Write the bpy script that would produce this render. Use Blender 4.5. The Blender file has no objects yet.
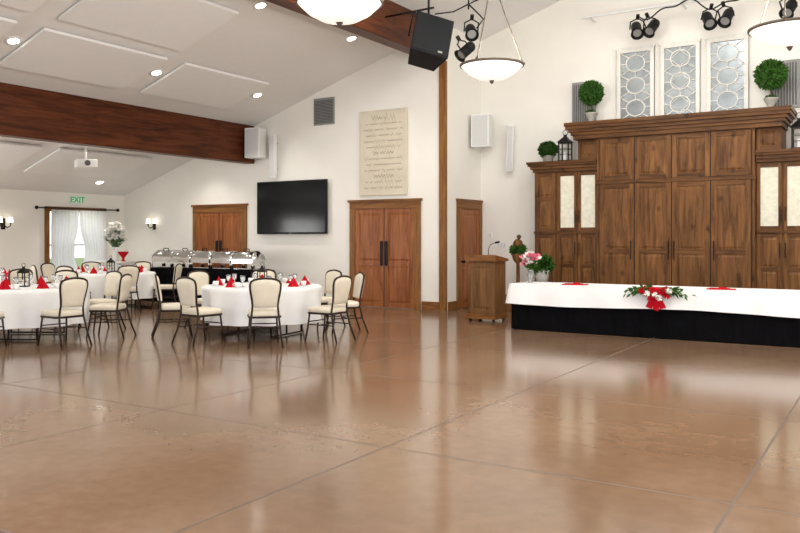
import bpy, bmesh, math, random
from mathutils import Vector, Matrix, Euler
R = random.Random(7)
PI = math.pi
scene = bpy.context.scene
scene.view_settings.view_transform = 'Standard'
scene.view_settings.exposure = 0.10

# ------------------------------------------------------------------ materials
def new_mat(name):
    m = bpy.data.materials.new(name); m.use_nodes = True
    nt = m.node_tree
    return m, nt, nt.nodes['Principled BSDF']

def simple(name, col, rough=0.5, metal=0.0, var=0.06, scale=6.0, emis=None, es=0.0, trans=0.0, bump=0.0, bscale=60, spec=0.3):
    m, nt, b = new_mat(name)
    tc = nt.nodes.new('ShaderNodeTexCoord')
    n = nt.nodes.new('ShaderNodeTexNoise'); n.inputs['Scale'].default_value = scale
    n.inputs['Detail'].default_value = 3
    nt.links.new(tc.outputs['Object'], n.inputs['Vector'])
    r = nt.nodes.new('ShaderNodeValToRGB')
    r.color_ramp.elements[0].position = 0.3; r.color_ramp.elements[1].position = 0.7
    r.color_ramp.elements[0].color = (*[c*(1-var) for c in col], 1)
    r.color_ramp.elements[1].color = (*[min(1, c*(1+var)) for c in col], 1)
    nt.links.new(n.outputs['Fac'], r.inputs['Fac'])
    nt.links.new(r.outputs['Color'], b.inputs['Base Color'])
    b.inputs['Roughness'].default_value = rough
    b.inputs['Metallic'].default_value = metal
    b.inputs['Transmission Weight'].default_value = trans
    b.inputs['Specular IOR Level'].default_value = spec
    if emis:
        b.inputs['Emission Color'].default_value = (*emis, 1)
        b.inputs['Emission Strength'].default_value = es
    if bump:
        n2 = nt.nodes.new('ShaderNodeTexNoise'); n2.inputs['Scale'].default_value = bscale
        nt.links.new(tc.outputs['Object'], n2.inputs['Vector'])
        bp = nt.nodes.new('ShaderNodeBump'); bp.inputs['Strength'].default_value = bump
        bp.inputs['Distance'].default_value = 0.01
        nt.links.new(n2.outputs['Fac'], bp.inputs['Height'])
        nt.links.new(bp.outputs['Normal'], b.inputs['Normal'])
    return m

def wood(name, c1, c2, axis='Z', rough=0.4, scale=1.0, knots=False, spec=0.18):
    m, nt, b = new_mat(name)
    tc = nt.nodes.new('ShaderNodeTexCoord')
    mp = nt.nodes.new('ShaderNodeMapping')
    s = [9*scale]*3; s['XYZ'.index(axis)] = 0.9*scale
    mp.inputs['Scale'].default_value = s
    nt.links.new(tc.outputs['Object'], mp.inputs['Vector'])
    n = nt.nodes.new('ShaderNodeTexNoise'); n.inputs['Scale'].default_value = 1.6
    n.inputs['Detail'].default_value = 7; n.inputs['Roughness'].default_value = 0.65
    n.inputs['Distortion'].default_value = 0.8
    nt.links.new(mp.outputs['Vector'], n.inputs['Vector'])
    r = nt.nodes.new('ShaderNodeValToRGB')
    r.color_ramp.elements[0].position = 0.33; r.color_ramp.elements[1].position = 0.68
    r.color_ramp.elements[0].color = (*c1, 1); r.color_ramp.elements[1].color = (*c2, 1)
    nt.links.new(n.outputs['Fac'], r.inputs['Fac'])
    out = r.outputs['Color']
    if knots:
        v = nt.nodes.new('ShaderNodeTexVoronoi'); v.inputs['Scale'].default_value = 3.4
        mp2 = nt.nodes.new('ShaderNodeMapping'); mp2.inputs['Scale'].default_value = (1, 1, .7)
        nt.links.new(tc.outputs['Object'], mp2.inputs['Vector'])
        nt.links.new(mp2.outputs['Vector'], v.inputs['Vector'])
        r2 = nt.nodes.new('ShaderNodeValToRGB')
        r2.color_ramp.elements[0].position = 0.04; r2.color_ramp.elements[1].position = 0.20
        r2.color_ramp.elements[0].color = (0.18, 0.12, 0.08, 1); r2.color_ramp.elements[1].color = (1, 1, 1, 1)
        nt.links.new(v.outputs['Distance'], r2.inputs['Fac'])
        mx = nt.nodes.new('ShaderNodeMix'); mx.data_type = 'RGBA'; mx.blend_type = 'MULTIPLY'
        mx.inputs[0].default_value = 0.8
        nt.links.new(out, mx.inputs[6]); nt.links.new(r2.outputs['Color'], mx.inputs[7])
        out = mx.outputs[2]
    nt.links.new(out, b.inputs['Base Color'])
    b.inputs['Roughness'].default_value = rough
    b.inputs['Specular IOR Level'].default_value = spec
    return m

def floor_mat():
    m, nt, b = new_mat('stained_concrete')
    L = nt.links.new
    g = nt.nodes.new('ShaderNodeNewGeometry')
    def noise(sc, det, dist=0.0):
        n = nt.nodes.new('ShaderNodeTexNoise'); n.inputs['Scale'].default_value = sc
        n.inputs['Detail'].default_value = det; n.inputs['Distortion'].default_value = dist
        L(g.outputs['Position'], n.inputs['Vector']); return n
    n1 = noise(0.4, 3, 0.3); n2 = noise(9.0, 8, 0.0)
    add = nt.nodes.new('ShaderNodeMath'); add.operation = 'MULTIPLY_ADD'
    L(n2.outputs['Fac'], add.inputs[0]); add.inputs[1].default_value = 0.35
    L(n1.outputs['Fac'], add.inputs[2])
    r = nt.nodes.new('ShaderNodeValToRGB')
    e = r.color_ramp.elements
    e[0].position = 0.40; e[0].color = (0.155, 0.090, 0.053, 1)
    e[1].position = 0.95; e[1].color = (0.305, 0.202, 0.132, 1)
    k = e.new(0.675); k.color = (0.226, 0.138, 0.084, 1)
    L(add.outputs[0], r.inputs['Fac'])
    sep = nt.nodes.new('ShaderNodeSeparateXYZ'); L(g.outputs['Position'], sep.inputs[0])
    def joint(out, off, sp):
        a = nt.nodes.new('ShaderNodeMath'); a.operation = 'ADD'; L(out, a.inputs[0]); a.inputs[1].default_value = off
        p = nt.nodes.new('ShaderNodeMath'); p.operation = 'PINGPONG'; L(a.outputs[0], p.inputs[0]); p.inputs[1].default_value = sp/2
        c = nt.nodes.new('ShaderNodeMath'); c.operation = 'LESS_THAN'; L(p.outputs[0], c.inputs[0]); c.inputs[1].default_value = 0.009
        return c.outputs[0]
    j1 = joint(sep.outputs['X'], 0.80, 2.33)
    j2 = joint(sep.outputs['Y'], -4.82, 2.42)
    mx = nt.nodes.new('ShaderNodeMath'); mx.operation = 'MAXIMUM'; L(j1, mx.inputs[0]); L(j2, mx.inputs[1])
    mc = nt.nodes.new('ShaderNodeMix'); mc.data_type = 'RGBA'
    fac = nt.nodes.new('ShaderNodeMath'); fac.operation = 'MULTIPLY'; L(mx.outputs[0], fac.inputs[0]); fac.inputs[1].default_value = 0.75
    L(fac.outputs[0], mc.inputs[0]); L(r.outputs['Color'], mc.inputs[6]); mc.inputs[7].default_value = (0.07, 0.055, 0.045, 1)
    L(mc.outputs[2], b.inputs['Base Color'])
    rr = nt.nodes.new('ShaderNodeMapRange'); L(n1.outputs['Fac'], rr.inputs['Value'])
    rr.inputs['From Min'].default_value = 0.3; rr.inputs['From Max'].default_value = 0.7
    rr.inputs['To Min'].default_value = 0.12; rr.inputs['To Max'].default_value = 0.16
    jr = nt.nodes.new('ShaderNodeMath'); jr.operation = 'MULTIPLY_ADD'
    L(mx.outputs[0], jr.inputs[0]); jr.inputs[1].default_value = 0.4; L(rr.outputs['Result'], jr.inputs[2])
    L(jr.outputs[0], b.inputs['Roughness'])
    b.inputs['Specular IOR Level'].default_value = 0.8
    return m

M = dict(
 wall=simple('wall_paint', (0.86, 0.84, 0.785), 0.75, var=0.015, scale=1.5, bump=0.06, bscale=90),
 ceil=simple('ceiling_paint', (0.82, 0.815, 0.80), 0.8, var=0.01),
 panel=simple('ceiling_panel_white', (0.85, 0.85, 0.84), 0.8, var=0.01),
 floor=floor_mat(),
 beam=wood('beam_wood_y', (0.036, 0.008, 0.0025), (0.145, 0.039, 0.011), 'Y', 0.4, 0.7),
 door=wood('door_wood_red', (0.18, 0.052, 0.015), (0.36, 0.130, 0.042), 'Z', 0.35, .8),
 trim=wood('trim_wood', (0.14, 0.055, 0.013), (0.32, 0.145, 0.041), 'Z', 0.4),
 trimx=wood('trim_wood_x', (0.12, 0.045, 0.011), (0.27, 0.115, 0.033), 'X', 0.4),
 trimy=wood('trim_wood_y', (0.12, 0.045, 0.011), (0.27, 0.115, 0.033), 'Y', 0.4),
 podw=wood('podium_wood', (0.10, 0.045, 0.016), (0.25, 0.125, 0.048), 'Z', 0.45, 1, True),
 cab=wood('knotty_alder', (0.060, 0.024, 0.008), (0.25, 0.111, 0.035), 'Z', 0.45, 0.8, True),
 cabx=wood('knotty_alder_x', (0.046, 0.019, 0.007), (0.18, 0.078, 0.025), 'X', 0.45, 0.8, True),
 white=simple('white_cloth', (0.88, 0.885, 0.89), 0.85, var=0.02, bump=0.1, bscale=25),
 blackcloth=simple('black_cloth', (0.004, 0.004, 0.005), 0.9, var=0.2, spec=0.05),
 cream=simple('cream_upholstery', (0.73, 0.67, 0.55), 0.85, var=0.05, bump=0.1, bscale=80),
 bronze=simple('dark_bronze_metal', (0.030, 0.018, 0.013), 0.35, 0.4, var=0.1),
 red=simple('red_napkin', (0.46, 0.005, 0.015), 0.8, var=0.15, spec=.1),
 black=simple('black_plastic', (0.008, 0.008, 0.009), 0.5, var=0.1, spec=.2),
 blackmet=simple('black_iron', (0.012, 0.010, 0.009), 0.4, 0.4, var=0.1),
 grille=simple('speaker_grille', (0.010, 0.011, 0.013), 0.6, 0.2, var=0.3, scale=200, spec=.2),
 screen=simple('tv_screen', (0.004, 0.005, 0.006), 0.12, var=0.1, spec=.2),
 wplastic=simple('white_plastic', (0.80, 0.81, 0.80), 0.45, var=0.02),
 wgrille=simple('white_grille', (0.62, 0.63, 0.63), 0.6, var=0.05, scale=150),
 grey=simple('grey_metal', (0.28, 0.28, 0.27), 0.5, 0.0, var=0.05),
 dgrey=simple('vent_slot', (0.10, 0.10, 0.10), 0.6, var=0.05),
 silver=simple('chafer_steel', (0.62, 0.62, 0.62), 0.15, 1.0, var=0.05),
 leaf=simple('leaf_green', (0.045, 0.125, 0.02), 0.6, var=0.6, scale=25, spec=.15),
 leafd=simple('boxwood_green', (0.026, 0.070, 0.012), 0.65, var=0.5, scale=25, spec=.1),
 stem=simple('stem_brown', (0.10, 0.055, 0.03), 0.7, var=0.2),
 pot=simple('urn_stone', (0.42, 0.40, 0.36), 0.7, var=0.15, scale=20),
 wpot=simple('white_ceramic', (0.85, 0.85, 0.84), 0.25, var=0.01),
 glassw=simple('clear_glass', (0.9, 0.93, 0.95), 0.05, var=0.01, trans=0.85, spec=.5),
 frost=simple('cream_glass_panel', (0.76, 0.74, 0.61), 0.35, var=0.10, scale=14),
 mirror=simple('antique_mirror', (0.40, 0.45, 0.48), 0.15, 0.6, var=0.25, scale=4),
 wframe=simple('distressed_white_wood', (0.80, 0.79, 0.74), 0.6, var=0.06, scale=15),
 plaque=simple('parchment_plaque', (0.67, 0.61, 0.49), 0.75, var=0.05, scale=4),
 ink=simple('plaque_script_ink', (0.22, 0.17, 0.12), 0.7, var=0.1),
 bowl=simple('alabaster_bowl', (0.95, 0.93, 0.88), 0.4, var=0.03, emis=(1, 0.96, 0.88), es=0.6),
 lamp=simple('downlight_lens', (1, 1, 1), 0.4, emis=(1, 0.97, 0.9), es=12.0),
 shade=simple('sconce_shade', (1, 0.97, 0.9), 0.5, emis=(1, 0.9, 0.75), es=1.6),
 pink=simple('pink_petal', (0.80, 0.22, 0.32), 0.6, var=0.2),
 petal=simple('white_petal', (0.90, 0.88, 0.84), 0.6, var=0.05),
 exitg=simple('exit_green', (0.01, 0.30, 0.08), 0.4, emis=(0.02, 0.6, 0.15), es=0.3),
 brass=simple('pendant_bronze', (0.10, 0.08, 0.06), 0.5, 0.2, var=0.1),
 grass=simple('outdoor_lawn', (0.16, 0.22, 0.09), 0.9, var=0.3, scale=3),
)
cm, nt, b = new_mat('sheer_curtain')
b.inputs['Roughness'].default_value = 0.9
tcn = nt.nodes.new('ShaderNodeTexCoord'); wv = nt.nodes.new('ShaderNodeTexNoise'); wv.inputs['Scale'].default_value = 8
nt.links.new(tcn.outputs['Object'], wv.inputs['Vector'])
cr = nt.nodes.new('ShaderNodeValToRGB'); cr.color_ramp.elements[0].color = (.78, .79, .80, 1); cr.color_ramp.elements[1].color = (.88, .88, .89, 1)
nt.links.new(wv.outputs['Fac'], cr.inputs['Fac']); nt.links.new(cr.outputs['Color'], b.inputs['Base Color'])
tr = nt.nodes.new('ShaderNodeBsdfTranslucent'); tr.inputs[0].default_value = (0.85, 0.87, 0.89, 1)
mxs = nt.nodes.new('ShaderNodeMixShader'); mxs.inputs[0].default_value = 0.42
nt.links.new(b.outputs[0], mxs.inputs[1]); nt.links.new(tr.outputs[0], mxs.inputs[2])
nt.links.new(mxs.outputs[0], nt.nodes['Material Output'].inputs['Surface'])
M['curtain'] = cm

# ------------------------------------------------------------------ builder
class B:
    def __init__(s): s.v=[]; s.f=[]; s.m=[]; s.sm=[]; s.mats=[]
    def mi(s, k):
        mt = M[k]
        if mt not in s.mats: s.mats.append(mt)
        return s.mats.index(mt)
    def add(s, vs, fs, k, smooth=False, T=None):
        o = len(s.v); i = s.mi(k)
        for p in vs:
            p = Vector(p)
            if T: p = T @ p
            s.v.append(p)
        for f in fs:
            s.f.append([a+o for a in f]); s.m.append(i); s.sm.append(smooth)
    def box(s, x0,x1,y0,y1,z0,z1,k,T=None):
        vs=[(x,y,z) for x in (x0,x1) for y in (y0,y1) for z in (z0,z1)]
        fs=[(0,1,3,2),(4,6,7,5),(0,4,5,1),(2,3,7,6),(0,2,6,4),(1,5,7,3)]
        s.add(vs,fs,k,False,T)
    def cyl(s,p0,p1,r0,r1,k,seg=12,caps=True,smooth=True,T=None):
        p0=Vector(p0);p1=Vector(p1);d=(p1-p0).normalized()
        a=Vector((0,0,1)) if abs(d.z)<.9 else Vector((1,0,0))
        u=d.cross(a).normalized();w=d.cross(u)
        vs=[];
        for p,r in((p0,r0),(p1,r1)):
            for i in range(seg):
                t=2*PI*i/seg; vs.append(p+(u*math.cos(t)+w*math.sin(t))*r)
        fs=[(i,(i+1)%seg,seg+(i+1)%seg,seg+i) for i in range(seg)]
        s.add(vs,fs,k,smooth,T)
        if caps:
            s.add(vs,[tuple(range(seg)),tuple(range(seg,2*seg))],k,False,T)
    def tube(s,pts,r,k,seg=8,T=None,closed=False):
        pts=[Vector(p) for p in pts]; n=len(pts); vs=[]; prev=None
        for i,p in enumerate(pts):
            if closed: d=(pts[(i+1)%n]-pts[i-1]).normalized()
            else: d=(pts[min(i+1,n-1)]-pts[max(i-1,0)]).normalized()
            if prev is None:
                a=Vector((0,0,1)) if abs(d.z)<.9 else Vector((1,0,0)); u=d.cross(a).normalized()
            else:
                u=(prev-d*prev.dot(d)).normalized()
            prev=u; w=d.cross(u)
            for j in range(seg):
                t=2*PI*j/seg; vs.append(p+(u*math.cos(t)+w*math.sin(t))*r)
        fs=[]
        for i in range(n if closed else n-1):
            i2=(i+1)%n
            for j in range(seg): fs.append((i*seg+j,i*seg+(j+1)%seg,i2*seg+(j+1)%seg,i2*seg+j))
        if not closed: fs+= [tuple(range(seg)),tuple(range((n-1)*seg,n*seg))]
        s.add(vs,fs,k,True,T)
    def lathe(s,prof,c,k,seg=24,wave=None,T=None,smooth=True):
        vs=[];n=len(prof)
        for r,z in prof:
            for i in range(seg):
                t=2*PI*i/seg; rr=r+(wave(r,z,t) if wave else 0)
                vs.append((c[0]+rr*math.cos(t),c[1]+rr*math.sin(t),c[2]+z))
        fs=[(a*seg+i,a*seg+(i+1)%seg,(a+1)*seg+(i+1)%seg,(a+1)*seg+i) for a in range(n-1) for i in range(seg)]
        s.add(vs,fs,k,smooth,T)
    def sphere(s,c,r,k,seg=14,sc=(1,1,1),T=None):
        vs=[];rings=seg//2+1
        for a in range(rings):
            ph=PI*a/(rings-1)
            for i in range(seg):
                t=2*PI*i/seg
                vs.append((c[0]+r*sc[0]*math.sin(ph)*math.cos(t),c[1]+r*sc[1]*math.sin(ph)*math.sin(t),c[2]+r*sc[2]*math.cos(ph)))
        fs=[(a*seg+i,a*seg+(i+1)%seg,(a+1)*seg+(i+1)%seg,(a+1)*seg+i) for a in range(rings-1) for i in range(seg)]
        s.add(vs,fs,k,True,T)
    def leaf(s,p,d,l,w,k):
        p=Vector(p);d=Vector(d).normalized()
        a=Vector((R.uniform(-1,1),R.uniform(-1,1),R.uniform(-1,1)))
        u=d.cross(a).normalized()*w
        q=d.cross(u).normalized()*(w*.35)
        s.add([p,p+d*l*.45+u+q,p+d*l,p+d*l*.45-u+q],[(0,1,2,3)],k)
    def leafball(s,c,r,n,size,k,sc=(1,1,1)):
        s.sphere(c,r*.86,k,12,sc)
        for i in range(n):
            z=R.uniform(-1,1);t=R.uniform(0,2*PI);q=math.sqrt(1-z*z)
            d=Vector((q*math.cos(t),q*math.sin(t),z))
            p=Vector(c)+Vector((d.x*r*sc[0],d.y*r*sc[1],d.z*r*sc[2]))*R.uniform(.78,.95)
            dd=d+Vector((R.uniform(-.8,.8),R.uniform(-.8,.8),R.uniform(-.8,.8)))
            s.leaf(p,dd,size*R.uniform(.7,1.3),size*.3,k)
    def prismY(s,poly,y0,y1,k,T=None):
        n=len(poly);vs=[(x,y0,z) for x,z in poly]+[(x,y1,z) for x,z in poly]
        fs=[tuple(range(n)),tuple(range(n,2*n))]+[(i,(i+1)%n,n+(i+1)%n,n+i) for i in range(n)]
        s.add(vs,fs,k,False,T)
    def mesh(s,name):
        me=bpy.data.meshes.new(name); me.from_pydata([tuple(p) for p in s.v],[],s.f)
        for mt in s.mats: me.materials.append(mt)
        me.polygons.foreach_set('material_index',s.m)
        me.polygons.foreach_set('use_smooth',s.sm)
        bm=bmesh.new();bm.from_mesh(me);bmesh.ops.recalc_face_normals(bm,faces=bm.faces);bm.to_mesh(me);bm.free()
        me.update();return me
    def obj(s,name,loc=(0,0,0),rot=(0,0,0),bevel=0):
        if tuple(loc)==(0,0,0) and name.split('_')[0] not in('wall','floor','ceiling'):
            xs=[p.x for p in s.v];ys=[p.y for p in s.v];zs=[p.z for p in s.v]
            c=Vector(((min(xs)+max(xs))/2,(min(ys)+max(ys))/2,min(zs)))
            s.v=[p-c for p in s.v];loc=c
        o=place(s.mesh(name),name,loc,rot)
        if bevel:
            md=o.modifiers.new('bevel','BEVEL');md.width=bevel;md.segments=2;md.limit_method='ANGLE'
        return o
def place(me,name,loc,rot=(0,0,0),scale=1):
    o=bpy.data.objects.new(name,me);scene.collection.objects.link(o)
    o.location=loc;o.rotation_euler=rot;o.scale=(scale,)*3;return o

def cz(x):
    return 8.464+.327*x if x<-3 else 8.464-.981-.33*(x+3)

YW=14.4; YS=16.04; XL=-17.8; XC=-7.9; XR=4.0; YB=-6.0
# ------------------------------------------------------------------ shell
b=B(); b.box(XL-.2,XR+.2,YB,YS+.2,-.12,0,'floor'); b.obj('floor')
b=B()
def slab(x0,x1,y0,y1,lo,hi,k,bb):
    bb.prismY([(x0,cz(x0)+lo),(x1,cz(x1)+lo),(x1,cz(x1)+hi),(x0,cz(x0)+hi)],y0,y1,k)
slab(XL-.2,-3,YB,YS+.2,0,.15,'ceil',b); 
b.prismY([(-3,cz(-3)),(XR+.2,cz(XR+.2)),(XR+.2,cz(XR+.2)+.15),(-3,cz(-3)+.15)],YB,YS+.2,'ceil')
b.obj('ceiling')
b=B(); b.prismY([(XL-.2,0),(XC,0),(XC,cz(XC)),(XL-.2,cz(XL-.2))],YW,YW+.2,'wall'); b.obj('wall_back')
b=B(); b.prismY([(XC-.2,0),(XC,0),(XC,cz(XC)),(XC-.2,cz(XC-.2))],YW+.2,YS,'wall'); b.obj('wall_return')
b=B(); b.prismY([(XC-.2,0),(XR+.2,0),(XR+.2,cz(XR+.2)),(-3,cz(-3)),(XC-.2,cz(XC-.2))],YS,YS+.2,'wall'); b.obj('wall_stage')
b=B(); b.box(XR,XR+.2,YB,YS,0,cz(XR),'wall'); b.obj('wall_right')
b=B(); H=cz(XL)
wins=[(-3.0,-.8),(1.2,3.4),(5.4,7.6),(12.14,13.66)]  # all but the last are unseen openings, added to bring in light
y=YB
for a,c in wins:
    b.box(XL-.2,XL,y,a,0,H,'wall'); b.box(XL-.2,XL,a,c,0,.5,'wall'); b.box(XL-.2,XL,a,c,2.16,H,'wall'); y=c
b.box(XL-.2,XL,y,YW,0,H,'wall'); b.obj('wall_left')
for i,(a,c) in enumerate(wins):
    b=B(); x0,x1=XL,XL+.05
    b.box(x0,x1,a-.12,a,.38,2.28,'trim'); b.box(x0,x1,c,c+.12,.38,2.28,'trim')
    b.box(x0,x1+.02,a-.12,c+.12,2.16,2.28,'trimy'); b.box(x0,x1+.02,a-.14,c+.14,.38,.5,'trimy')
    m_=(a+c)/2
    b.box(XL-.12,XL-.07,m_-.03,m_+.03,.5,2.16,'wframe'); b.box(XL-.12,XL-.07,a,c,1.3,1.35,'wframe')
    b.obj('window_%d'%(i+1),bevel=.006)
b=B(); b.box(-60,XL-.25,-25,45,-.3,-.2,'grass'); b.obj('lawn')
# curtains + rod
b=B()
for side in(0,1):
    nu,nv=90,24;vs=[]
    for j in range(nv+1):
        z=2.20-(2.20-.30)*j/nv
        tie=math.exp(-((z-1.15)/.40)**2)
        wd=.785*(1-.20*tie)
        for i in range(nu+1):
            f=i/nu
            yy=(12.11+wd*f) if side==0 else (13.69-wd*f)
            xx=XL+.145+.040*math.sin(f*2*PI*8+side)+.012*math.sin(f*31+z*3)
            vs.append((xx,yy,z))
    fs=[(j*(nu+1)+i,j*(nu+1)+i+1,(j+1)*(nu+1)+i+1,(j+1)*(nu+1)+i) for j in range(nv) for i in range(nu)]
    b.add(vs,fs,'curtain',True)
b.obj('sheer_curtain')
b=B(); b.cyl((XL+.145,11.75,2.24),(XL+.145,14.05,2.24),.016,.016,'blackmet')
for yy in(11.72,14.08): b.sphere((XL+.145,yy,2.24),.045,'blackmet')
for yy in(11.95,13.85): b.cyl((XL,yy,2.24),(XL+.145,yy,2.24),.01,.01,'blackmet')
b.obj('curtain_rod')
b=B(); b.box(XL,XL+.05,12.72,13.12,2.36,2.57,'wplastic'); es=b.obj('exit_sign',bevel=.006)
cu=bpy.data.curves.new('exit_text','FONT');cu.body='EXIT';cu.size=.20;cu.align_x='CENTER';cu.align_y='CENTER';cu.extrude=.003;cu.offset=.004
t=bpy.data.objects.new('exit_text',cu);scene.collection.objects.link(t);cu.materials.append(M['exitg'])
t.parent=es;t.location=(.03,0,.105);t.rotation_euler=(PI/2,0,PI/2)

# beams and post
b=B(); b.prismY([(-13.38,3.28),(-13.1,3.28),(-13.1,cz(-13.1)),(-13.38,cz(-13.38))],YB,YW,'beam'); b.obj('ceiling_beam_side',bevel=.01)
b=B(); b.prismY([(-8.24,5.13),(-7.94,5.13),(-7.94,cz(-7.94)),(-8.24,cz(-8.24))],YB,YW,'beam')
b.obj('ceiling_beam_center',bevel=.01)
b=B(); b.box(-8.03,-7.88,YW-.04,YW+.04,.0,5.13,'trim'); b.obj('trim_corner_post')
b=B(); 
for x0,x1 in((XL,-15.15),(-13.3,-10.32),(-8.45,-8.03)): b.box(x0,x1,YW-.03,YW,0,.18,'trimx')
b.obj('baseboard_back')
b=B(); b.box(XC,XC+.03,14.5,14.86,0,.18,'trimy'); b.obj('baseboard_return')
b=B(); b.box(XC,XR,YS-.03,YS,0,.18,'trimx'); b.obj('baseboard_stage')
b=B(); b.box(XL,XL+.03,YB,YW,0,.18,'trimy'); b.obj('baseboard_left')
b=B(); b.box(XR-.03,XR,YB,YS,0,.18,'trimy'); b.obj('baseboard_right')

slope=math.atan(.327)
for (x0,x1,y0,y1) in[(-12.5,-11.25,10.5,12.8),(-12.5,-11.25,7.6,10.05),(-10.9,-9.5,7.6,10.05),(-12.5,-11.25,4.7,7.15),(-10.9,-9.5,4.7,7.15),
                     (-16.6,-15.3,10.7,13.2),(-16.6,-15.3,7.8,10.3)]:
    b=B(); slab(x0,x1,y0,y1,-.065,-.02,'panel',b); slab(x0+.1,x1-.1,y0+.1,y1-.1,-.03,0,'ceil',b); b.obj('acoustic_ceiling_panel')
dl=[(-11.8,7.43),(-11.8,10.28),(-11.8,13.05),(-9.2,12.9),(-9.2,10.25),(-9.2,7.4),(-14.2,11.2),(-14.4,13.4),(-15.0,8.4),(-17.0,13.0),(-17.0,9.6)]
for x,y in dl:
    T=Matrix.Translation((x,y,cz(x)))@Matrix.Rotation(-slope,4,'Y')
    b=B(); b.lathe([(.085,-.02),(.12,-.02),(.13,0)],(0,0,0),'wplastic',20,T=T); b.cyl((0,0,-.02),(0,0,-.002),.088,.088,'lamp',20,T=T)
    b.obj('recessed_downlight')
    ld=bpy.data.lights.new('downlight_lamp','SPOT');ld.energy=95;ld.spot_size=2.0;ld.spot_blend=.8;ld.shadow_soft_size=.08;ld.color=(1,.94,.84)
    lo=bpy.data.objects.new('downlight_lamp',ld);scene.collection.objects.link(lo);lo.location=(x,y,cz(x)-.06)

# ------------------------------------------------------------------ panel doors
def pdoor(b,x0,x1,z0,z1,y,k='door',fr=.09,splits=(),kx=None):
    kx=kx or k
    b.box(x0,x1,y+.014,y+.03,z0,z1,k)
    b.box(x0,x0+fr,y,y+.02,z0,z1,k); b.box(x1-fr,x1,y,y+.02,z0,z1,k)
    edges=[(z0,z0+fr)]+[(s_-fr/2,s_+fr/2) for s_ in splits]+[(z1-fr,z1)]
    for a,c in edges: b.box(x0+fr,x1-fr,y,y+.02,a,c,kx)
    for i in range(len(edges)-1):
        a=edges[i][1]+.02;c=edges[i+1][0]-.02
        xa,xb=x0+fr+.02,x1-fr-.02
        if c>a and xb>xa:
            i_=.035
            vs=[(xa,y+.014,a),(xb,y+.014,a),(xb,y+.014,c),(xa,y+.014,c),(xa+i_,y+.002,a+i_),(xb-i_,y+.002,a+i_),(xb-i_,y+.002,c-i_),(xa+i_,y+.002,c-i_)]
            b.add(vs,[(4,5,6,7),(0,1,5,4),(1,2,6,5),(2,3,7,6),(3,0,4,7)],k)

def double_door(idx,cx):
    b=B(); y=YW-.032; w=.76
    pdoor(b,cx-w,cx-.008,.01,2.13,y,'door',.1,(.95,))
    pdoor(b,cx+.008,cx+w,.01,2.13,y,'door',.1,(.95,))
    b.box(cx-.008,cx+.008,y-.004,y+.02,.01,2.13,'bronze')
    for s_ in(-1,1):
        b.cyl((cx+s_*.06,y-.05,.92),(cx+s_*.06,y-.05,1.42),.014,.014,'blackmet',10)
        for z in(.94,1.40): b.cyl((cx+s_*.06,y,z),(cx+s_*.06,y-.05,z),.01,.01,'blackmet',8)
        b.box(cx+s_*.06-.03,cx+s_*.06+.03,y-.006,y,.90,1.44,'blackmet')
        x0,x1=sorted((cx+s_*w,cx+s_*(w+.14)))
        b.box(x0,x1,y-.02,YW-.001,0,2.13,'trim')
    b.box(cx-w-.14,cx+w+.14,y-.02,YW-.001,2.13,2.28,'trimx'); b.box(cx-w-.18,cx+w+.18,y-.04,YW-.001,2.28,2.33,'trimx')
    b.obj('door_%d'%idx,bevel=.004)
double_door(1,-9.38); double_door(2,-14.24)
b=B(); w=.46
pdoor(b,-w,w,.01,2.12,-.032,'door',.11,(.95,))
for s_ in(-1,1):
    x0,x1=sorted((s_*w,s_*(w+.11))); b.box(x0,x1,-.05,-.001,0,2.12,'trim')
b.box(-w-.11,w+.11,-.05,-.001,2.12,2.28,'trimx'); b.box(-w-.13,w+.13,-.06,-.001,2.28,2.33,'trimx')
b.cyl((-w+.07,-.03,1.0),(-w+.07,-.09,1.0),.02,.03,'blackmet'); b.sphere((-w+.07,-.1,1.0),.03,'blackmet')
b.obj('door_3',loc=(XC,15.44,0),rot=(0,0,PI/2),bevel=.004)

# ------------------------------------------------------------------ TV, plaque, vent
b=B(); b.box(-12.93,-10.87,14.29,14.34,1.59,2.82,'black'); b.box(-12.90,-10.90,14.284,14.292,1.63,2.79,'screen'); b.box(-12.3,-11.6,14.34,14.399,1.9,2.5,'black')
b.box(-11.94,-11.86,14.283,14.29,1.602,1.618,'grey')
b.obj('television',bevel=.004)
b=B(); x0,x1,z0,z1=-10.0,-8.8,2.42,4.25
b.box(x0,x1,14.35,14.399,z0,z1,'plaque')
for a in((x0,x1,z1-.03,z1),(x0,x1,z0,z0+.03),(x0,x0+.03,z0+.03,z1-.03),(x1-.03,x1,z0+.03,z1-.03)): b.box(a[0],a[1],14.335,14.35,a[2],a[3],'plaque')
def scribble(bb,xa,xb,z,h,seed,wd=.006):
    rr=random.Random(seed);ph=0;x=xa;pts=[];words=[]
    amp=h
    while x<xb:
        ph+=.55+.25*rr.random()
        if rr.random()<.03 and len(pts)>10: words.append(pts);pts=[];x+=.035
        if rr.random()<.2: amp=h*rr.choice([.5,.6,.7,1.2,1.9])
        x+=.0075
        pts.append((x+.010*math.sin(ph*2),z+amp*.5*math.sin(ph)))
    words.append(pts)
    for ps in words:
        if len(ps)<3: continue
        vs=[]
        for p in ps: vs+=[(p[0],14.346,p[1]-wd/2),(p[0],14.346,p[1]+wd/2)]
        bb.add(vs,[(2*i,2*i+2,2*i+3,2*i+1) for i in range(len(ps)-1)],'ink')
cxp=(x0+x1)/2
rows=[(.30,.13),(.46,.06),(.5,.06),(.46,.06),(.5,.06),(.44,.06),(.26,.12),(.49,.06),(.46,.06),(.5,.06),(.26,.12),(.47,.06),(.5,.06)]
z=z1-.17
for i,(hw,h) in enumerate(rows):
    scribble(b,cxp-hw,cxp+hw,z,h*.9,i,.010 if h<.08 else .016); z-=.125
b.obj('calligraphy_plaque')
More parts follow.
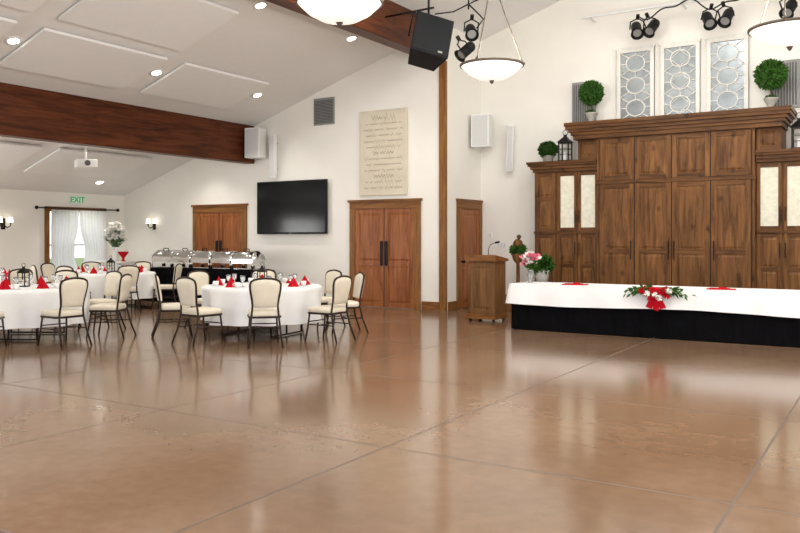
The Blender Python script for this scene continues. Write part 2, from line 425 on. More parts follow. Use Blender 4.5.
b=B(); x0,x1,z0,z1=-11.3,-10.72,4.05,4.66; b.box(x0,x1,14.38,14.4,z0,z1,'grey')
for i in range(16): 
    zz=z0+.04+i*(z1-z0-.08)/16; b.box(x0+.03,x1-.03,14.368,14.385,zz,zz+.016,'dgrey')
b.obj('wall_mounted_vent')

def box_speaker(x,y,z):
    b=B(); b.box(-.20,.20,-.16,.16,-.35,.35,'wplastic'); b.box(-.17,.17,-.17,-.15,-.32,.32,'wgrille')
    b.box(-.05,.05,.16,.24,-.1,.1,'grey'); b.box(-.22,-.20,-.04,.04,-.1,.1,'grey')
    return b.obj('wall_speaker',loc=(x,y,z),rot=(0,0,.2),bevel=.02)
box_speaker(-12.83,14.13,3.72); box_speaker(-7.64,15.55,3.8)
def col_speaker(x,y,z):
    b=B(); b.box(-.07,.07,-.06,.06,-.5,.5,'wplastic'); b.box(-.055,.055,-.068,-.05,-.47,.47,'wgrille')
    for zz in(-.3,.3): b.box(-.02,.02,.06,.16,zz-.02,zz+.02,'grey')
    b.obj('column_speaker',loc=(x,y,z),rot=(.07,.04,.15),bevel=.012)
col_speaker(-12.35,14.2,3.4); col_speaker(-7.1,15.84,3.43)
b=B(); b.box(-7.7,-7.62,YS-.02,YS,1.5,1.62,'wplastic'); b.box(-7.675,-7.645,YS-.026,YS-.02,1.53,1.59,'wgrille'); b.obj('wall_thermostat',bevel=.004)
b=B(); b.box(-7.5,-7.28,YS-.015,YS,1.28,1.42,'wplastic')
for i in range(3): b.box(-7.475+i*.07,-7.445+i*.07,YS-.024,YS-.012,1.32,1.38,'wgrille')
b.obj('light_switch_plate',bevel=.003)

# ------------------------------------------------------------------ cabinet
b=B(); C=-3.6; ST=15.42; CY=15.28
hb=1.375
b.box(C-hb-.06,C+hb+.06,ST,YS-.01,0,3.5,'cab')
b.box(C-1.85,C+1.85,ST,YS-.01,2.9,3.5,'cab')
b.box(C-hb-.05,C+hb+.05,CY+.03,ST+.02,0,3.5,'cab')
for i in range(4):
    x0=C-hb+i*hb/2;x1=x0+hb/2
    pdoor(b,x0+.01,x1-.01,.25,2.54,CY,'cab',.085,(1.25,),'cabx')
    pdoor(b,x0+.01,x1-.01,2.62,3.42,CY,'cab',.085,(),'cabx')
for i in range(5):
    x0=C-hb+i*hb/2; b.box(x0-.008,x0+.008,CY+.01,CY+.031,.25,3.42,'bronze')
b.box(C-hb-.07,C+hb+.07,CY-.01,CY+.05,2.545,2.615,'cabx')
for s_ in(-1,1):
    xx=C+s_*.05; b.cyl((xx,CY-.04,1.1),(xx,CY-.04,1.45),.011,.011,'blackmet',8)
    xx=C+s_*(hb/2+.06); b.cyl((xx,CY-.04,1.1),(xx,CY-.04,1.45),.011,.011,'blackmet',8)
    x0,x1=sorted((C+s_*(hb+.07),C+s_*1.84)); pdoor(b,x0,x1,3.06,3.46,ST-.02,'cab',.06,(),'cabx')
for i,(o,z0,z1) in enumerate([(.03,3.44,3.52),(.07,3.52,3.58),(.11,3.58,3.64),(.16,3.64,3.70),(.18,3.70,3.77)]):
    b.box(C-1.85-o,C+1.85+o,CY-.03-o*.8,YS-.01,z0,z1,'cabx')
for s_ in(-1,1):
    xo=C+s_*2.78; xi=C+s_*(hb+.06)
    x0,x1=sorted((xo,xi)); b.box(x0,x1,ST+.03,YS-.01,0,2.9,'cab')
    w=.40
    for j in range(2):
        a=xi+s_*(j*(w+.03)+.01); c=a+s_*w; p,q=sorted((a,c))
        b.box(p,q,ST+.02,ST+.03,1.66,2.8,'frost')
        for xx in((p,p+.055),(q-.055,q)): b.box(xx[0],xx[1],ST,ST+.03,1.64,2.82,'cab')
        for zz in((1.64,1.71),(2.75,2.82)): b.box(p+.055,q-.055,ST,ST+.03,zz[0],zz[1],'cabx')
        pdoor(b,p,q,.25,1.58,ST,'cab',.06,(.95,),'cabx')
        xm=(q-.028) if (j==(0 if s_>0 else 1)) else (p+.028)
        b.cyl((xm,ST-.03,1.15),(xm,ST-.03,1.42),.009,.009,'blackmet',8)
        b.cyl((xm,ST-.03,1.8),(xm,ST-.03,2.05),.009,.009,'blackmet',8)
    a=xi+s_*(2*(w+.03)+.03); p,q=sorted((a,xo-s_*.02))
    pdoor(b,p,q,1.64,2.82,ST,'cab',.07,(2.3,),'cabx'); pdoor(b,p,q,.25,1.58,ST,'cab',.07,(),'cabx')
    b.box(x0,x1,ST-.02,ST+.04,1.585,1.635,'cabx')
    for o,z0,z1 in[(.02,2.84,2.90),(.06,2.90,2.96),(.1,2.96,3.0),(.12,3.0,3.05)]:
        e0,e1=(x0-o,x1) if s_<0 else (x0,x1+o)
        b.box(e0,e1,ST-.02-o,YS-.01,z0,z1,'cabx')
b.box(C-2.8,C+2.8,ST-.03,ST+.05,0,.2,'cabx')
b.obj('wooden_cabinet',bevel=.004)

# decorative mirrors
for i,(x0,x1) in enumerate([(-4.83,-4.10),(-3.97,-3.24),(-3.11,-2.38)]):
    b=B(); z0,z1=3.80,5.27; y=YS-.06
    b.box(x0,x1,y+.02,YS-.005,z0,z1,'mirror')
    for a in((x0,x0+.07),(x1-.07,x1)): b.box(a[0],a[1],y-.02,YS-.005,z0,z1,'wframe')
    for a in((z0,z0+.07),(z1-.07,z1)): b.box(x0+.07,x1-.07,y-.02,YS-.005,a[0],a[1],'wframe')
    b.box(x0-.02,x1+.02,y-.03,YS-.005,z1-.005,z1+.03,'wframe')
    cx=(x0+x1)/2; hw=(x1-x0)/2-.07
    nz=3
    for j in range(nz):
        zc=z0+.07+(j+.5)*(z1-z0-.14)/nz; hh=(z1-z0-.14)/(2*nz)
        pts=[(cx+hw*.62*math.cos(t),y+.01,zc+hh*.72*math.sin(t)) for t in[2*PI*q/28 for q in range(28)]]
        b.tube(pts,.014,'wframe',6,closed=True)
        for sx in(-1,1):
            for sz in(-1,1):
                b.tube([(cx+sx*hw,y+.01,zc+sz*hh),(cx+sx*hw*.42,y+.01,zc+sz*hh*.52)],.012,'wframe',5)
        if i==1:
            b.tube([(cx-hw*.62,y+.01,zc),(cx,y+.01,zc+hh*.72),(cx+hw*.62,y+.01,zc),(cx,y+.01,zc-hh*.72)],.010,'wframe',5,closed=True)
        for sx in(-1,1): b.tube([(cx+sx*hw,y+.01,zc),(cx+sx*hw*.62,y+.01,zc)],.012,'wframe',5)
        b.tube([(cx,y+.01,zc-hh),(cx,y+.01,zc-hh*.72)],.012,'wframe',5); b.tube([(cx,y+.01,zc+hh*.72),(cx,y+.01,zc+hh)],.012,'wframe',5)
    b.obj('decorative_mirror_panel')
for x0 in(-5.78,-2.02):
    b=B(); b.box(x0,x0+.5,YS-.06,YS-.005,3.85,4.72,'grey')
    for i in range(9): b.box(x0+.04+i*.048,x0+.06+i*.048,YS-.07,YS-.05,3.9,4.67,'dgrey')
    b.obj('wall_grille',bevel=.01)

def topiary(x,y,z,r=.25,h=.64,name='ball_topiary'):
    b=B(); b.lathe([(0,0),(.10,0),(.10,.03),(.05,.06),(.06,.09),(.12,.2),(.13,.22),(.11,.22),(.0,.2)],(0,0,0),'pot',18)
    b.tube([(0,0,.2),(.012,0,.3),(-.008,0,.4),(0,0,h)],.014,'stem')
    b.leafball((0,0,h),r,1300,.07,'leaf'); b.leafball((0,0,.22),.09,120,.05,'leafd',(1,1,.5))
    b.obj(name,loc=(x,y,z))
topiary(-5.22,15.55,3.772,.22,.62); topiary(-1.95,15.6,3.772,.25,.64)
b=B(); b.lathe([(0,0),(.09,0),(.12,.13),(.13,.14),(.11,.14),(0,.13)],(0,0,0),'pot',16); b.leafball((0,0,.26),.19,800,.055,'leafd',(1,1,.85)); b.obj('boxwood_plant',loc=(-6.14,15.58,3.052))
def lantern(name):
    b=B(); w=.09
    b.box(-w-.02,w+.02,-w-.02,w+.02,0,.025,'blackmet')
    for x in(-w,w):
        for y in(-w,w): b.box(x-.01,x+.01,y-.01,y+.01,.02,.34,'blackmet')
    b.box(-w-.01,w+.01,-w-.01,w+.01,.33,.35,'blackmet')
    b.add([(-w-.03,-w-.03,.35),(w+.03,-w-.03,.35),(w+.03,w+.03,.35),(-w-.03,w+.03,.35),(-.03,-.03,.45),(.03,-.03,.45),(.03,.03,.45),(-.03,.03,.45)],[(0,1,5,4),(1,2,6,5),(2,3,7,6),(3,0,4,7),(4,5,6,7),(0,1,2,3)],'blackmet')
    b.box(-.025,.025,-.025,.025,.45,.49,'blackmet')
    for s_ in(-1,1):
        for z in(.13,.23):
            b.box(-w,w,s_*w-.004,s_*w+.004,z-.004,z+.004,'blackmet'); b.box(s_*w-.004,s_*w+.004,-w,w,z-.004,z+.004,'blackmet')
    b.cyl((0,0,.025),(0,0,.17),.038,.038,'wpot',14)
    b.tube([(.045*math.cos(t),0,.53+.045*math.sin(t)) for t in[2*PI*q/16 for q in range(16)]],.006,'blackmet',6,closed=True)
    return b.mesh(name)
LM=lantern('lantern')
place(LM,'candle_lantern',(-5.78,15.6,3.052),scale=1.12); place(LM,'candle_lantern',(-1.5,15.6,3.052),scale=1.12)

# ------------------------------------------------------------------ pendants
def pendant(x,y,zr=3.97):
    b=B(); r=.45
    b.lathe([(0,-.22),(.08,-.217),(.2,-.19),(.33,-.12),(.42,-.035),(r,0),(r-.015,.005),(.40,-.02),(.3,-.1),(.15,-.17),(0,-.20)],(0,0,0),'bowl',36)
    b.lathe([(r-.01,-.02),(r+.008,-.015),(r+.010,.010),(r-.01,.012)],(0,0,0),'brass',36)
    b.lathe([(0,-.27),(.02,-.255),(.03,-.23),(.045,-.215)],(0,0,0),'brass',12)
    top=1.15
    for i in range(3):
        t=2*PI*i/3+.5
        b.tube([(r*math.cos(t),r*math.sin(t),0),(.26*math.cos(t),.26*math.sin(t),top*.45),(.04*math.cos(t),.04*math.sin(t),top)],.009,'brass',6)
        b.sphere((r*math.cos(t),r*math.sin(t),.02),.025,'brass',8)
    b.lathe([(0,top-.05),(.05,top-.03),(.06,top+.02),(.02,top+.08),(.0,top+.08)],(0,0,0),'brass',12)
    zt=cz(x)-zr
    b.cyl((0,0,top),(0,0,zt),.01,.01,'brass',6); b.lathe([(.08,zt),(.07,zt-.04),(0,zt-.05)],(0,0,0),'brass',14)
    b.obj('bowl_pendant_light',loc=(x,y,zr))
    ld=bpy.data.lights.new('pendant_lamp','POINT');ld.energy=110;ld.shadow_soft_size=.12;ld.color=(1,.95,.87)
    lo=bpy.data.objects.new('pendant_lamp',ld);scene.collection.objects.link(lo);lo.location=(x,y,zr+.12)
for x,y in((-4.95,10.4),(-4.97,6.76),(-1.10,10.42),(-1.17,6.76),(-4.95,3.1)): pendant(x,y)

# ------------------------------------------------------------------ PA speaker
b=B()
vs=[(-.34,-.26,-.38),(.34,-.26,-.38),(.24,.26,-.38),(-.24,.26,-.38),(-.34,-.26,.38),(.34,-.26,.38),(.24,.26,.38),(-.24,.26,.38)]
b.add(vs,[(0,1,2,3),(4,5,6,7),(0,1,5,4),(1,2,6,5),(2,3,7,6),(3,0,4,7)],'black')
b.box(-.32,.32,-.275,-.26,-.36,.36,'grille')
b.tube([(-.36,0,0),(-.36,0,.5),(.36,0,.5),(.36,0,0)],.018,'blackmet',6)
b.box(.14,.22,-.282,-.27,-.33,-.29,'grey')
o=b.obj('hanging_pa_speaker',loc=(-6.98,12.1,4.92),rot=(-.30,.24,.75),bevel=.012)
b=B(); b.tube([(-7.0,12.15,5.40),(-7.0,12.15,cz(-7.0))],.02,'blackmet'); b.tube([(-7.93,12.2,5.52),(-6.9,12.15,5.52)],.02,'blackmet')
b.tube([(-6.9,12.2,5.42),(-6.7,12.5,5.5),(-6.5,12.9,5.75),(-6.6,13.3,5.9),(-7.0,13.6,6.05)],.012,'black')
b.obj('speaker_hanging_bracket')
def stage_light(loc,rot,s=1.15):
    b=B()
    b.cyl((0,0,0),(0,-.22,0),.085,.085,'black',16); b.cyl((0,-.22,0),(0,-.26,0),.085,.11,'black',16,caps=False)
    b.sphere((0,.0,0),.085,'black',12); b.cyl((0,-.20,0),(0,-.225,0),.07,.07,'grey',14)
    b.tube([(-.11,-.1,0),(-.11,-.1,.14),(0,-.1,.2),(.11,-.1,.14),(.11,-.1,0)],.012,'blackmet',6)
    b.cyl((0,-.1,.19),(0,-.1,.27),.03,.03,'blackmet',8)
    o=b.obj('stage_spotlight',loc=loc,rot=rot); o.scale=(s,s,s)
b=B(); b.cyl((-5.45,15.6,5.93),(0,15.6,5.93),.024,.024,'wplastic',10)
for x in(-5.3,-3.5,-1.2): b.cyl((x,15.6,5.93),(x,YS,5.93),.018,.018,'wplastic',8)
b.obj('lighting_pipe')
for x,rz in((-4.36,.4),(-4.0,-.3),(-3.05,.5),(-2.66,-.2),(-1.62,-.3),(-1.22,.3)):
    stage_light((x,15.65,5.62),(.75,0,rz))
b=B()
pts=[]
for i in range(60):
    x=-4.3+i*.05; pts.append((x,15.54,5.84+.10*math.sin(x*5)+.05*math.sin(x*11)))
b.tube(pts,.014,'black',6); b.obj('lighting_cable')
stage_light((-6.72,13.2,5.35),(.6,0,.6)); stage_light((-6.62,13.0,4.97),(.7,0,-.5))
b=B(); b.tube([(-6.72,13.13,5.70),(-6.72,13.13,cz(-6.72))],.016,'blackmet'); b.tube([(-6.47,12.97,5.29),(-6.45,13.2,5.5),(-6.72,13.13,5.80)],.014,'blackmet'); b.obj('spotlight_drop_pipe')

b=B(); b.box(-.25,.25,-.2,.2,-.08,.08,'wplastic'); b.cyl((.26,0,0),(.22,0,0),.06,.06,'dgrey',14); b.cyl((0,0,.08),(0,0,.58),.025,.025,'wplastic',10)
b.cyl((0,0,.56),(0,0,.59),.1,.1,'wplastic',14)
b.obj('ceiling_projector',loc=(-14.7,10.9,3.08),rot=(0,0,-.5),bevel=.01)

def sconce(loc,rz):
    b=B(); b.box(-.05,.05,-.02,0,-.16,.1,'blackmet')
    for s_ in(-1,1):
        b.tube([(0,-.02,-.05),(s_*.06,-.08,-.12),(s_*.13,-.1,-.07),(s_*.13,-.1,0)],.014,'blackmet',6)
        b.lathe([(.06,0),(.045,.13)],(s_*.13,-.1,.0),'shade',12); b.cyl((s_*.13,-.1,-.03),(s_*.13,-.1,.02),.02,.02,'blackmet',8)
    b.obj('wall_sconce',loc=loc,rot=(0,0,rz))
sconce((XL,10.95,1.86),PI/2); sconce((-16.6,YW,1.88),0)

# ------------------------------------------------------------------ chairs
b=B()
def rr(w,d,r,n=5):
    out=[]
    for cx,cy,a0 in((w-r,d-r,0),(-(w-r),d-r,PI/2),(-(w-r),-(d-r),PI),(w-r,-(d-r),1.5*PI)):
        for i in range(n+1):
            t=a0+i*PI/2/n; out.append((cx+r*math.cos(t),cy+r*math.sin(t)))
    return out
rings=[(.97,.415),(1,.43),(1.02,.455),(1,.48),(.92,.495),(.6,.503)]
base=rr(.215,.215,.07); n=len(base); vs=[]
for s_,z in rings:
    for x,y in base: vs.append((x*s_,y*s_+.01,z))
fs=[(a*n+i,a*n+(i+1)%n,(a+1)*n+(i+1)%n,(a+1)*n+i) for a in range(len(rings)-1) for i in range(n)]+[tuple(range(n)),tuple(range((len(rings)-1)*n,len(rings)*n))]
b.add(vs,fs,'cream',True)
b.tube([(x*1.0,y*1.0+.01,.408) for x,y in base],.016,'bronze',6,closed=True)
yb=lambda z:-.2-.16*(z-.45)
half=[(.175,.53),(.172,.57),(.180,.64),(.195,.72),(.208,.80),(.210,.86),(.192,.905),(.150,.928),(.08,.942),(0,.948)]
full=[(-x,z) for x,z in half]+[(x,z) for x,z in reversed(half[:-1])]
path=[(-.23,-.33,0),(-.205,-.25,.22),(-.185,-.205,.43)]+[(x,yb(z),z) for x,z in full]+[(.185,-.205,.43),(.205,-.25,.22),(.23,-.33,0)]
b.tube(path,.014,'bronze',8)
inner=[(x*.93,.73+(z-.73)*.93) for x,z in full]
cx0,cz0=0,.74
vs=[]
m=len(inner)
for off,sc in((.012,1),(.035,.9),(.042,.6),):
    for x,z in inner:
        xx=x*sc; zz=cz0+(z-cz0)*sc; vs.append((xx,yb(zz)+off,zz))
for off,sc in((-.012,1),(-.03,.9),(-.036,.6)):
    for x,z in inner:
        xx=x*sc; zz=cz0+(z-cz0)*sc; vs.append((xx,yb(zz)+off,zz))
fs=[]
def ring(a,c):
    for i in range(m): fs.append((a*m+i,a*m+(i+1)%m,c*m+(i+1)%m,c*m+i))
ring(0,1);ring(1,2);ring(3,4);ring(4,5);ring(0,3)
fs+= [tuple(range(2*m,3*m)),tuple(range(5*m,6*m))]
b.add(vs,fs,'cream',True)
for s_ in(-1,1):
    b.tube([(s_*.185,.19,.42),(s_*.2,.215,.2),(s_*.215,.25,0)],.0135,'bronze',8)
    b.tube([(s_*.203,-.24,.24),(s_*.197,.21,.24)],.009,'bronze',6)
b.tube([(-.197,0,.24),(.197,0,.24)],.009,'bronze',6); b.tube([(-.195,.2,.28),(.195,.2,.28)],.009,'bronze',6)
CH=b.mesh('banquet_chair')

def table_mesh():
    b=B()
    def wave(rad,z,t):
        if z>.72: return 0
        d=(.75-z)/.55
        return d*(.045*math.sin(13*t)+.035*math.sin(7*t+1.3)+.03*math.cos(4*t))
    prof=[(0.001,.762),(.5,.762),(.85,.762),(.905,.758),(.925,.74),(.928,.70),(.925,.6),(.92,.5),(.915,.4),(.91,.3),(.91,.22)]
    b.lathe(prof,(0,0,0),'white',130,wave)
    b.lathe([(0.001,.73),(.9,.73),(.9,.75),(.001,.75)],(0,0,0),'trim',40)
    for s_ in(-1,1):
        b.tube([(s_*.45,-.4,.73),(s_*.45,-.42,.02),(s_*.45,.42,.02),(s_*.45,.4,.73)],.018,'bronze',8)
    b.tube([(-.45,0,.02),(-.45,0,.5),(.45,0,.5),(.45,0,.02)],.014,'bronze',6)
    return b.mesh('round_banquet_table')
TM=table_mesh()
b=B()
n=10;vs=[(0,0,.15)]
for i in range(n):
    t=2*PI*i/n; r_=.10 if i%2==0 else .06; vs.append((r_*math.cos(t),r_*.7*math.sin(t),0))
b.add(vs,[(0,1+i,1+(i+1)%n) for i in range(n)],'red'); NAP=b.mesh('folded_napkin')
b=B(); b.lathe([(0,.0),(.075,.005),(.08,.012),(.03,.014)],(0,0,0),'wpot',18); b.lathe([(.025,.014),(.04,.03),(.045,.08),(.04,.08),(.03,.03),(0,.025)],(0,0,0),'wpot',16)
b.tube([(.043,0,.07),(.068,0,.06),(.065,0,.04),(.038,0,.035)],.005,'wpot',6); CUP=b.mesh('coffee_cup')
b=B(); b.lathe([(0,0),(.035,.002),(.035,.006),(.006,.012),(.006,.07),(.03,.09),(.038,.13),(.034,.17),(.032,.17),(.035,.13),(.0,.085)],(0,0,0),'glassw',14); GOB=b.mesh('water_goblet')
tables=[((-8.45,9.46),0.0,1.27),((-11.25,7.25),22.5,1.26),((-14.4,11.3),15,1.25),((-14.75,8.45),30,1.25)]
for (cx,cy),off,rad in tables:
    place(TM,'round_banquet_table',(cx,cy,0),(0,0,R.uniform(0,6)))
    a0=math.atan2(-cy,-cx)+math.radians(off)
    for i in range(8):
        a=a0+i*PI/4+R.uniform(-.07,.07); rd=rad+R.uniform(-.02,.08)
        x,y=cx+rd*math.cos(a),cy+rd*math.sin(a)
        if y>12.5: continue
        if cy==8.45 and y>9.35: continue
        place(CH,'banquet_chair',(x,y,0),(0,0,math.atan2(cy-y,cx-x)-PI/2+R.uniform(-.18,.18)))
    for i in range(8):
        a2=a0+i*PI/4
        place(NAP,'folded_napkin',(cx+.66*math.cos(a2),cy+.66*math.sin(a2),.763),(0,0,R.uniform(0,3)))
        place(CUP,'coffee_cup',(cx+.72*math.cos(a2+.26),cy+.72*math.sin(a2+.26),.763),(0,0,R.uniform(0,6)))
        place(GOB,'water_goblet',(cx+.52*math.cos(a2+.2),cy+.52*math.sin(a2+.2),.763))
    place(LM,'candle_lantern',(cx,cy,.763),(0,0,.4),.62)

# ------------------------------------------------------------------ draped rectangular tables
def perim(x0,x1,y0,y1,step=.04):
    pts=[]
    def seg(a,c):
        d=math.dist(a,c);n=max(2,int(d/step))
        for i in range(n): 
            f=i/n; pts.append((a[0]+(c[0]-a[0])*f,a[1]+(c[1]-a[1])*f))
    seg((x0,y0),(x1,y0));seg((x1,y0),(x1,y1));seg((x1,y1),(x0,y1));seg((x0,y1),(x0,y0))
    return pts
def drape(b,x0,x1,y0,y1,ztop,zbot,k,amp,freq,flare,top=True,hem=0):
    P=perim(x0,x1,y0,y1); n=len(P); lev=8; vs=[]
    s_=0;S=[0]
    for i in range(1,n): s_+=math.dist(P[i],P[i-1]);S.append(s_)
    for l in range(lev+1):
        f=l/lev; z=ztop-(ztop-zbot)*f
        for i,(x,y) in enumerate(P):
            nx=(-1 if abs(x-x0)<1e-6 else (1 if abs(x-x1)<1e-6 else 0)); ny=(-1 if abs(y-y0)<1e-6 else(1 if abs(y-y1)<1e-6 else 0))
            w=amp*f*(math.sin(S[i]*freq)+.6*math.sin(S[i]*freq*.37+1))+flare*f + (.012*math.sin(f*PI/2) )
            zz=z-(hem*f*math.sin(S[i]*1.7)*.5 if hem else 0)
            vs.append((x+nx*w,y+ny*w,zz))
    fs=[(a*n+i,a*n+(i+1)%n,(a+1)*n+(i+1)%n,(a+1)*n+i) for a in range(lev) for i in range(n)]
    b.add(vs,fs,k,True)
    if top: b.add([(x,y,ztop) for x,y in P],[tuple(range(n))],k)
b=B()
drape(b,-5.45,.6,12.12,12.88,.75,.43,'white',.018,8,.03,hem=.04)
drape(b,-5.41,.56,12.16,12.84,.73,.01,'blackcloth',.012,48,.0)
HT=b.obj('head_table')
for x in(-4.40,-2.2,-.9): 
    b=B(); b.box(-.2,.2,-.08,.08,0,.012,'red'); b.add([(-.1,-.06,.012),(.14,-.05,.012),(.02,.07,.04)],[(0,1,2)],'red'); b.box(-.16,.12,-.05,.06,.012,.022,'red'); b.obj('folded_red_napkin',loc=(x,12.32,.752),rot=(0,0,.2))
# floral swag draped over the front edge
b=B(); c=Vector((-3.05,12.07,.68))
b.add([(c.x-.15,c.y+.05,.757),(c.x+.15,c.y+.05,.757),(c.x+.15,c.y+.3,.757),(c.x-.15,c.y+.3,.757)],[(0,1,2,3)],'red')
for sx in(-1,1):
    b.add([(c.x,c.y-.05,c.z+.04),(c.x+sx*.16,c.y-.08,c.z+.12),(c.x+sx*.24,c.y-.06,c.z+.03),(c.x+sx*.15,c.y-.09,c.z-.05)],[(0,1,2,3)],'red')
    b.add([(c.x,c.y-.06,c.z),(c.x+sx*.05,c.y-.09,c.z+.01),(c.x+sx*.15,c.y-.08,c.z-.2),(c.x+sx*.06,c.y-.07,c.z-.23)],[(0,1,2,3)],'red')
b.add([(c.x-.15,c.y+.05,.757),(c.x+.15,c.y+.05,.757),(c.x+.12,c.y-.055,c.z+.06),(c.x-.12,c.y-.055,c.z+.06)],[(0,1,2,3)],'red')
b.add([(c.x-.12,c.y-.055,c.z+.06),(c.x+.12,c.y-.055,c.z+.06),(c.x+.03,c.y-.065,c.z-.26),(c.x-.04,c.y-.065,c.z-.24)],[(0,1,2,3)],'red')
for i in range(210):
    side=R.choice((-1,1)); u=.05+abs(R.gauss(0,.15)); 
    p=(c.x+side*u,c.y-.05+R.uniform(-.02,.06),c.z+.07-u*.10+R.uniform(-.05,.04))
    b.leaf(p,(side*R.uniform(.2,1),-.3*R.random(),R.uniform(-.7,.3)),.09,.018,'leaf')
for (ox,oz,k) in((-.12,.0,'petal'),(.1,.03,'red'),(-.04,.05,'red'),(.06,-.06,'petal'),(-.07,-.08,'red'),(.17,-.03,'red'),(-.20,.04,'red'),(0,-.02,'petal'),(.2,.05,'petal')):
    p=Vector((c.x+ox,c.y-.10,c.z+oz))
    for q in range(9):
        t=2*PI*q/9; b.leaf(p,(math.cos(t),-.4,math.sin(t)),.06,.02,k)
b.obj('floral_swag')
def bouquet(name,loc,h,spread,cols,n,vase='glassw',vr=.06,vh=.22,ls=.12,ps=.08,nl=2):
    b=B(); b.lathe([(0,0),(vr*.8,0),(vr*.7,.03),(vr,vh*.6),(vr*.75,vh*.85),(vr*1.15,vh),(vr*1.05,vh),(vr*.6,vh*.8),(0,.02)],(0,0,0),vase,18)
    for i in range(n):
        t=R.uniform(0,2*PI);ph=R.random()**.6*spread; top=Vector((ph*math.cos(t),ph*math.sin(t),vh+ (h-vh)*R.uniform(.35,1)*(1-.25*ph/spread)))
        b.tube([(0,0,.05),(top.x*.3,top.y*.3,vh),tuple(top)],.004,'leaf',5)
        for q in range(nl):
            f=R.uniform(.2,.8); p=Vector((top.x*f,top.y*f,vh+(top.z-vh)*f)); b.leaf(p,(math.cos(t+R.uniform(-1.5,1.5)),math.sin(t+R.uniform(-1.5,1.5)),R.uniform(-.2,.9)),ls,.02,'leaf')
        k=cols[i%len(cols)]
        for q in range(8):
            a=2*PI*q/8; b.leaf(top,(math.cos(a),math.sin(a)-.2,.35+.3*math.sin(a*3)),ps,ps*.32,k)
            b.leaf(top,(math.cos(a+.3)*.5,math.sin(a+.3)*.5,.8),ps*.7,ps*.25,k)
    b.obj(name,loc=loc)
bouquet('lily_bouquet_vase',(-5.22,12.45,.752),.50,.13,('pink','petal','pink','petal','pink'),26,ps=.09,vr=.05)
bouquet('white_flower_vase',(-16.7,13.25,.922),1.0,.26,('petal',),70,'wpot',.08,.35,.12,.085,1)
b=B(); b.box(-6.35,-5.85,14.7,15.1,.58,.63,'cabx')
for x in(-6.3,-5.9):
    for y in(14.75,15.05): b.box(x-.025,x+.025,y-.025,y+.025,0,.58,'cab')
b.obj('wooden_plant_stand',bevel=.005)
b=B(); b.lathe([(0,0),(.11,0),(.15,.22),(.16,.24),(.14,.24),(0,.2)],(0,0,0),'wpot',20); b.leafball((0,0,.34),.16,500,.12,'leaf',(1,1,.8)); b.obj('potted_fern',loc=(-6.0,14.9,.632))
b=B(); b.lathe([(0,0),(.1,0),(.1,.03),(.04,.08),(.035,.62),(.1,.70),(.13,.82),(.12,.84),(0,.80)],(0,0,0),'cab',18); b.leafball((0,0,.90),.12,260,.09,'leaf',(1.1,1.1,.6)); b.sphere((0,0,1.03),.1,'cab',14); b.sphere((.02,0,1.17),.05,'stem',10)
b.obj('urn_arrangement',loc=(-6.6,15.1,.352))
b=B(); b.box(-6.82,-6.4,14.9,15.3,0,.31,'cab'); b.box(-6.84,-6.38,14.88,15.32,.31,.35,'cabx'); b.obj('wood_plinth',bevel=.01)

# podium
b=B(); x0,x1,y0,y1=-6.62,-6.10,12.95,13.4
b.box(x0,x1,y0,y1,.10,1.08,'podw')
pdoor(b,x0,x1,.14,1.06,y0-.03,'podw',.08)
b.box(x0-.03,x1+.03,y0-.06,y1+.03,.05,.14,'trimx')
vs=[(x0-.04,y0-.07,1.08),(x1+.04,y0-.07,1.08),(x1+.04,y1+.04,1.08),(x0-.04,y1+.04,1.08),(x0-.04,y0-.07,1.20),(x1+.04,y0-.07,1.20),(x1+.04,y1+.04,1.12),(x0-.04,y1+.04,1.12)]
b.add(vs,[(0,1,2,3),(4,5,6,7),(0,1,5,4),(1,2,6,5),(2,3,7,6),(3,0,4,7)],'trimx')
for x in(x0+.03,x1-.03):
    for y in(y0,y1-.04): b.cyl((x-.015,y,.03),(x+.015,y,.03),.03,.03,'black',12)
mx=x1-.18
b.tube([(mx,y0+.1,1.17),(mx,y0+.1,1.3),(mx+.03,y0+.12,1.38),(mx+.12,y0+.18,1.42)],.008,'black',6); b.cyl((mx+.10,y0+.17,1.415),(mx+.17,y0+.21,1.43),.018,.02,'black',10)
b.obj('wooden_podium',bevel=.005)

# ------------------------------------------------------------------ buffet
b=B(); drape(b,-15.6,-11.95,13.05,13.8,.78,.01,'blackcloth',.015,30,.03); b.obj('buffet_table')
b=B()
L_,W_=.28,.19
b.box(-L_,L_,-W_,W_,.13,.20,'silver'); b.box(-L_-.02,L_+.02,-W_-.02,W_+.02,.195,.215,'silver')
for x in(-L_+.02,L_-.02):
    for y in(-W_+.02,W_-.02): b.tube([(x,y,.2),(x*1.06,y*1.06,.1),(x*1.02,y*1.02,0)],.01,'silver',6)
b.box(-L_+.03,L_-.03,-W_+.03,W_-.03,.02,.035,'silver')
vs=[];nn=12
for x,s_ in((-L_,.75),(-L_+.05,1),(L_-.05,1),(L_,.75)):
    for i in range(nn+1):
        t=PI*i/nn; vs.append((x,-W_*math.cos(t),.215+.17*s_*math.sin(t)))
fs=[(a*(nn+1)+i,a*(nn+1)+i+1,(a+1)*(nn+1)+i+1,(a+1)*(nn+1)+i) for a in range(3) for i in range(nn)]+[tuple(range(nn+1)),tuple(range(3*(nn+1),4*(nn+1)))]
b.add(vs,fs,'silver',True)
b.tube([(-.07,-.05,.375),(-.07,-.05,.42),(.07,-.05,.42),(.07,-.05,.375)],.010,'black',6)
for x in(-.12,.12): b.cyl((x,0,.035),(x,0,.09),.04,.04,'black',12)
CF=b.mesh('chafing_dish')
for i,x in enumerate((-15.0,-14.35,-13.7,-13.05,-12.4)): place(CF,'chafing_dish',(x,13.42,.782),(0,0,R.uniform(-.08,.08)),1.12)
b=B(); x0,x1,y0,y1=-17.3,-16.2,12.95,13.5
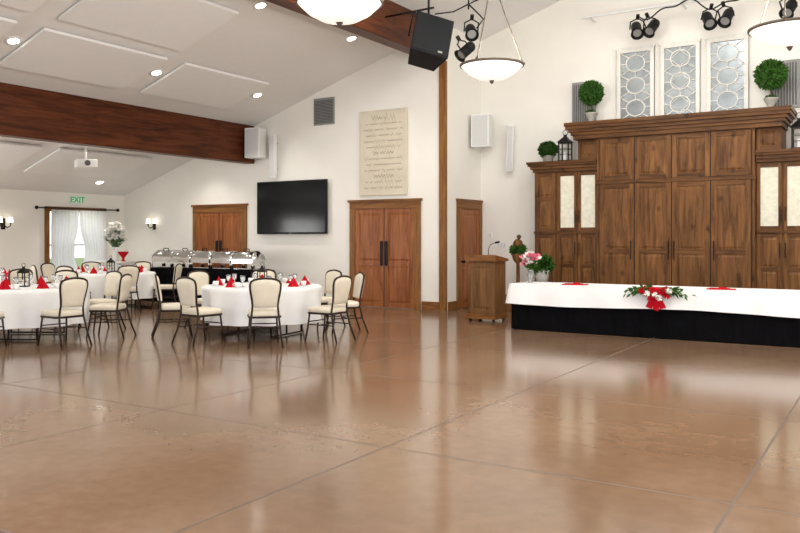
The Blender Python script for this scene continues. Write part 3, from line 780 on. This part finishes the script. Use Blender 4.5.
b.box(x0,x1,y0,y1,.12,.88,'wframe'); b.box(x0-.03,x1+.03,y0-.03,y1+.03,.88,.92,'wframe')
for i in range(3):
    a=x0+.02+i*(x1-x0-.04)/3; pdoor(b,a+.01,a+(x1-x0-.04)/3-.01,.16,.62,y0-.02,'wframe',.05); pdoor(b,a+.01,a+(x1-x0-.04)/3-.01,.65,.86,y0-.02,'wframe',.04)
    b.sphere((a+.17,y0-.035,.755),.014,'blackmet',8)
for x in(x0+.03,x1-.03):
    for y in(y0+.03,y1-.03): b.box(x-.03,x+.03,y-.03,y+.03,0,.12,'wframe')
b.obj('white_sideboard',bevel=.004)
b=B(); b.lathe([(0,0),(.06,0),(.03,.04),(.03,.08),(.12,.2),(.13,.24),(.11,.2),(0,.1)],(0,0,0),'red',16); b.obj('red_pedestal_bowl',loc=(-16.35,13.2,.922))

# ------------------------------------------------------------------ lights
w=bpy.data.worlds.new('world');scene.world=w;w.use_nodes=True
bg=w.node_tree.nodes['Background'];bg.inputs[0].default_value=(.95,.97,1,1);bg.inputs[1].default_value=1.9
def area(name,loc,rot,sx,sy,e,col=(1,1,1)):
    ld=bpy.data.lights.new(name,'AREA');ld.shape='RECTANGLE';ld.size=sx;ld.size_y=sy;ld.energy=e;ld.color=col
    o=bpy.data.objects.new(name,ld);scene.collection.objects.link(o);o.location=loc;o.rotation_euler=rot;return o
area('ridge_fill',(-2.2,6,6.9),(0,0,0),3.5,14,700,(1,.98,.94))  # added overhead fill lamp; the roof has no opening here
area('rear_fill',(-6,-5.5,2.8),(PI/2,0,PI),20,4.5,1950,(1,.985,.955))  # added fill lamp across the open rear, where no window stands
area('right_fill',(3.8,6,2.6),(0,PI/2,0),3.2,12,300,(1,.98,.95))  # added fill lamp in front of the windowless right wall
for a,c in wins[:3]:
    area('added_side_fill',(XL-.02,(a+c)/2,1.33),(0,-PI/2,0),1.6,c-a-.1,150,(1,.99,.97))  # added lamps in the unseen left openings, to brighten the low ceiling

cam=bpy.data.cameras.new('camera');co=bpy.data.objects.new('camera',cam);scene.collection.objects.link(co)
co.location=(0,0,1.5);co.rotation_euler=(PI/2,0,math.radians(32));cam.sensor_width=36;cam.lens=36;cam.shift_y=-28.5/800
cam.clip_end=200
scene.camera=co
